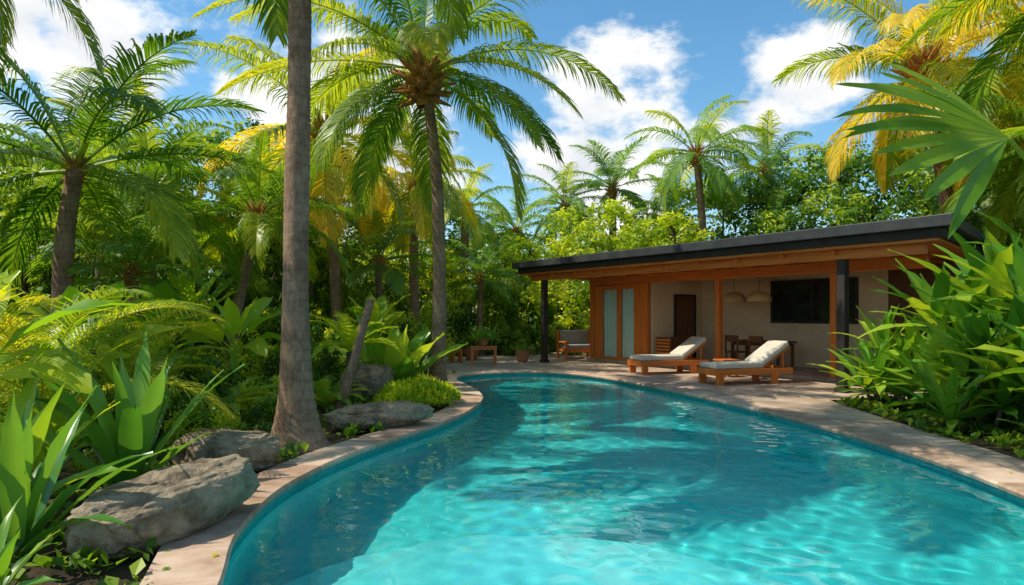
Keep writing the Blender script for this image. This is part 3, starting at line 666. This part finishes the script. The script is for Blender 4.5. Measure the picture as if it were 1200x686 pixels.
pbox('glass',[((6.8,4.36,1.95),(2.5,0.03,1.1))],DARKG,wn,0)
pbox('frame',[((6.8,4.35,2.53),(2.66,0.07,0.08)),((6.8,4.35,1.37),(2.66,0.07,0.08)),((5.51,4.35,1.95),(0.08,0.07,1.076)),((8.09,4.35,1.95),(0.08,0.07,1.076)),((6.8,4.345,1.95),(0.05,0.05,1.076))],DARKW,wn)
def ploc(x,y,z=0):
    v=Matrix.Rotation(PA,3,'Z')@Vector((x,y,z)); return PO+v
def pend():
    mb=MB(); pr=[(0.03,0.18),(0.14,0.17),(0.26,0.1),(0.33,0.0),(0.35,-0.12),(0.34,-0.12),(0.31,0.0),(0.24,0.09),(0.02,0.16)]
    mb.lathe(pr,28); return mb.mesh('shade',[RATTAN],True)
SH=pend(); mb=MB(); mb.tube([(0,0,0.16),(0,0,0.83)],[0.008,0.008],6); CORD=mb.mesh('cord',[DARKW])
for (x,y) in [(5.05,3.2),(5.95,3.15)]:
    e=top('pendant_lamp',None,"woven rattan dome pendant lamp hanging from the ceiling","lamp",ploc(x,y,2.06),0,'woven pendant lamps')
    part('lamp_shade',SH,e); part('cord',CORD,e)
t=top('dining_table',None,"dark wooden table standing inside the pavilion","table",ploc(6.0,3.2,0.08),PA)
mb=MB(); mb.box((0,0,0.74),(1.7,0.8,0.05)); mb.box((0,0,0.67),(1.5,0.65,0.08)); part('table_top',mb.mesh('table_top',[BROWND]),t,bevel=0.006)
for sx in (-1,1):
    for sy in (-1,1):
        mb=MB(); mb.box((sx*0.75,sy*0.32,0.35),(0.07,0.07,0.7)); part('leg',mb.mesh('leg',[BROWND]),t,bevel=0.004)
def chair(x,y,rz):
    e=top('dining_chair',None,"dark wooden dining chair beside the table","chair",ploc(x,y,0.08),PA+rz,'dining chairs')
    mb=MB(); mb.box((0,0,0.45),(0.44,0.44,0.04)); part('seat',mb.mesh('seat',[BROWND]),e,bevel=0.006)
    mb=MB(); mb.box((0,0.2,0.84),(0.44,0.03,0.16)); mb.box((-0.2,0.2,0.68),(0.04,0.04,0.44)); mb.box((0.2,0.2,0.68),(0.04,0.04,0.44)); part('backrest',mb.mesh('backrest',[BROWND]),e,bevel=0.004)
    for sx in (-1,1):
        for sy in (-1,1):
            mb=MB(); mb.box((sx*0.19,sy*0.19,0.215),(0.04,0.04,0.43)); part('leg',mb.mesh('leg',[BROWND]),e,bevel=0.003)
chair(5.6,2.6,math.pi); chair(6.4,2.6,math.pi)
c_=top('cabinet',None,"slatted wooden cabinet standing against the wall","cabinet",ploc(3.25,2.55,0.08),PA)
mb=MB(); mb.box((0,0,0.4),(0.6,0.8,0.8)); part('body',mb.mesh('body',[BROWND]),c_,bevel=0.006)
mb=MB()
for i in range(7): mb.box((0,-0.42,0.12+0.1*i),(0.56,0.03,0.06))
part('slat_front',mb.mesh('slat_front',[WOODH]),c_,bevel=0.004)

# ------------------------------------------------------------------ loungers
def lounger(x,y,rz):
    e=top('sun_lounger',None,"teak sun lounger with pale cushion and raised backrest","sun lounger",(x,y,0.0),rz,'poolside sun loungers')
    mb=MB()
    for s in (-1,1): mb.box((1.05,s*0.34,0.29),(2.1,0.05,0.14))
    mb.box((0.025,0,0.29),(0.05,0.63,0.14)); mb.box((2.075,0,0.29),(0.05,0.63,0.14))
    for i in range(12): mb.box((0.12+i*0.105,0,0.345),(0.07,0.63,0.02))
    part('frame',mb.mesh('frame',[WOODH]),e,bevel=0.006)
    for lx in (0.14,1.6):
        for s in (-1,1):
            mb=MB(); mb.box((lx,s*0.335,0.145),(0.18,0.065,0.29)); part('leg',mb.mesh('leg',[WOOD]),e,bevel=0.006)
    mb=MB(); mb.box((0.69,0,0.425),(1.3,0.66,0.13)); o=part('seat_cushion',mb.mesh('seat_cushion',[CUSH],True),e); add_bevel(o,0.04,4)
    mb=MB(); mb.box((0,0,0.08),(0.86,0.66,0.13)); o=part('back_cushion',mb.mesh('back_cushion',[CUSH],True),e,(1.7,0,0.63),(0,rad(-33),0)); add_bevel(o,0.04,4)
    mb=MB(); mb.box((0,0.3,0),(0.84,0.04,0.03)); mb.box((0,-0.3,0),(0.84,0.04,0.03))
    for i in range(8): mb.box((-0.37+i*0.105,0,0),(0.06,0.56,0.02))
    part('backrest',mb.mesh('backrest',[WOODH]),e,(1.7,0,0.62),(0,rad(-33),0),bevel=0.004)
    for s in (-1,1):
        mb=MB(); mb.box((1.9,s*0.25,0.52),(0.04,0.04,0.42)); part('support',mb.mesh('support',[WOOD]),e,bevel=0.004)
lounger(4.4,15.5,math.atan2(0.31,0.95)); lounger(3.25,18.2,math.atan2(0.31,0.95))
def small_table(x,y,rz,w,d,h,label,name='side_table'):
    e=top(name,None,label,'table',(x,y,0),rz)
    mb=MB()
    for i in range(5): mb.box((0,-d/2+d*(i+0.5)/5,h-0.02),(w,d/5-0.01,0.035))
    mb.box((0,0,h-0.075),(w*0.86,d*0.8,0.06)); part('table_top',mb.mesh('table_top',[WOODH]),e,bevel=0.004)
    for sx in (-1,1):
        for sy in (-1,1):
            mb=MB(); mb.box((sx*(w/2-0.06),sy*(d/2-0.05),(h-0.04)/2),(0.07,0.07,h-0.04)); part('leg',mb.mesh('leg',[WOOD]),e,bevel=0.004)
small_table(5.45,17.35,0.3,0.5,0.45,0.45,"small wooden side table between the loungers")
small_table(-0.9,21.6,0.1,0.85,0.45,0.58,"small wooden plant bench on the terrace",'plant_bench')
small_table(-1.85,22.6,0.4,0.4,0.35,0.42,"low wooden stool at the terrace edge",'stool')
def armchair(x,y,rz):
    e=top('armchair',None,"wide wooden garden armchair with grey cushions","chair",(x,y,0),rz)
    mb=MB()
    for sx in (-1,1):
        mb.box((sx*0.6,0,0.6),(0.1,0.85,0.06)); mb.box((sx*0.6,-0.36,0.29),(0.08,0.08,0.57)); mb.box((sx*0.6,0.36,0.5),(0.08,0.08,1.0)); mb.box((sx*0.6,0,0.3),(0.06,0.66,0.1))
    mb.box((0,-0.36,0.3),(1.14,0.07,0.14)); mb.box((0,0.36,0.3),(1.14,0.06,0.1)); mb.box((0,0.38,0.96),(1.14,0.06,0.1)); mb.box((0,0,0.33),(1.14,0.66,0.03))
    for i in range(7): mb.box((-0.48+i*0.16,0.38,0.62),(0.06,0.03,0.56))
    part('frame',mb.mesh('frame',[WOOD]),e,bevel=0.006)
    mb=MB(); mb.box((0,-0.02,0.43),(1.08,0.72,0.16)); o=part('seat_cushion',mb.mesh('seat_cushion',[CUSHG],True),e); add_bevel(o,0.04,4)
    mb=MB(); mb.box((0,0.28,0.76),(1.08,0.15,0.5)); o=part('back_cushion',mb.mesh('back_cushion',[CUSHG],True),e); add_bevel(o,0.04,4)
armchair(2.35,24.6,0.35)
def pot(x,y,z,r,h,label,me,s):
    e=top('potted_plant',None,label,'potted plant',(x,y,z))
    mb=MB(); mb.lathe([(0.0,0),(r*0.6,0),(r*0.75,h*0.2),(r,h*0.7),(r*0.95,h*0.92),(r*1.05,h),(r*0.9,h),(r*0.85,h*0.85),(0,h*0.85)],24); part('pot',mb.mesh('pot',[TERRA],True),e)
    part('foliage',me,e,(0,0,h*0.8),(0,0,R.random()*6),s)
pot(0.35,22.6,0,0.24,0.42,"round terracotta pot with green plant on the terrace",STRAP_M,0.38)
pot(-0.9,21.6,0.58,0.17,0.24,"small terracotta pot with leafy plant on the bench",STRAP_M,0.6)
pot(-1.4,23.6,0,0.28,0.5,"terracotta pot with bushy plant by the terrace",BUSH_M[0],0.42)

# ------------------------------------------------------------------ camera, light, sky
cam=bpy.data.cameras.new('camera'); co=bpy.data.objects.new('camera',cam); COL.objects.link(co)
co.location=(0,0,1.6); co.rotation_euler=(rad(90),0,0); cam.sensor_width=36; cam.lens=24; cam.shift_y=25/1200; cam.clip_end=2000; cam.clip_start=0.05
scene.camera=co
SD=Vector((-0.9,-0.12,0)).normalized(); EL=rad(54)
sd_=Vector((SD.x*math.cos(EL),SD.y*math.cos(EL),math.sin(EL)))
sl=bpy.data.lights.new('sun','SUN'); sl.energy=5.0; sl.angle=rad(0.53); sl.color=(1,0.92,0.76)
so=bpy.data.objects.new('sun',sl); COL.objects.link(so); so.rotation_euler=sd_.to_track_quat('Z','Y').to_euler(); so.location=(-10,-2,20)
try: sl.cycles.is_caustics_light=True
except Exception as e: print(e)
W=bpy.data.worlds.new("World"); scene.world=W; W.use_nodes=True; nt=W.node_tree; nt.nodes.clear(); L=nt.links.new
out=N(nt,'ShaderNodeOutputWorld'); bg=N(nt,'ShaderNodeBackground',Strength=0.15)
sky=N(nt,'ShaderNodeTexSky'); sky.sky_type='NISHITA'; sky.sun_disc=False; sky.sun_elevation=EL; sky.sun_rotation=math.atan2(SD.x,SD.y); sky.ozone_density=1.6; sky.dust_density=0.4; sky.air_density=1.0
hs=N(nt,'ShaderNodeHueSaturation',Saturation=1.25,Value=1.22,Hue=0.488); L(sky.outputs[0],hs.inputs['Color'])
tc=N(nt,'ShaderNodeTexCoord'); nrm=N(nt,'ShaderNodeVectorMath',operation='NORMALIZE'); L(tc.outputs['Generated'],nrm.inputs[0])
mp=N(nt,'ShaderNodeMapping'); mp.inputs['Scale'].default_value=(1,1,1.7); L(nrm.outputs[0],mp.inputs[0])
n1=N(nt,'ShaderNodeTexNoise',Scale=5.5,Detail=10.0,Roughness=0.6); L(mp.outputs[0],n1.inputs['Vector'])
acc=None
for (d,rr,k) in [((-0.6,1,0.36),0.25,1.1),((-0.8,1,0.44),0.26,1.1),((0.14,1,0.2),0.24,1.1),((0.42,1,0.34),0.12,0.9),((-0.25,1,0.2),0.3,0.9),((0.9,1,0.3),0.25,0.7),((-0.3,-1,0.5),0.5,0.7),((1,-0.5,0.6),0.4,0.8)]:
    v=Vector(d).normalized(); ds=N(nt,'ShaderNodeVectorMath',operation='DISTANCE'); L(nrm.outputs[0],ds.inputs[0]); ds.inputs[1].default_value=v
    q=math_n(nt,'MULTIPLY_ADD',ds.outputs['Value'],-1.0/rr,1.0); q=math_n(nt,'MAXIMUM',q,0.0); q=math_n(nt,'MULTIPLY',q,k)
    acc=q if acc is None else math_n(nt,'MAXIMUM',acc,q)
v=math_n(nt,'MULTIPLY_ADD',acc,0.36,n1.outputs['Fac'])
mr=N(nt,'ShaderNodeMapRange',interpolation_type='SMOOTHSTEP'); mr.inputs['From Min'].default_value=0.61; mr.inputs['From Max'].default_value=0.75; L(v,mr.inputs['Value'])
n2=N(nt,'ShaderNodeTexNoise',Scale=7.0,Detail=6.0); L(mp.outputs[0],n2.inputs['Vector'])
cr=ramp(nt,[(0.3,(5.0,5.3,5.8)),(0.55,(7.2,7.2,7.1))]); L(n2.outputs['Fac'],cr.inputs[0])
mx=N(nt,'ShaderNodeMix',data_type='RGBA'); L(mr.outputs[0],mx.inputs['Factor']); L(hs.outputs[0],mx.inputs['A']); L(cr.outputs[0],mx.inputs['B'])
L(mx.outputs['Result'],bg.inputs['Color']); L(bg.outputs[0],out.inputs[0])
scene.view_settings.view_transform='Standard'; scene.view_settings.look='None'; scene.view_settings.exposure=0
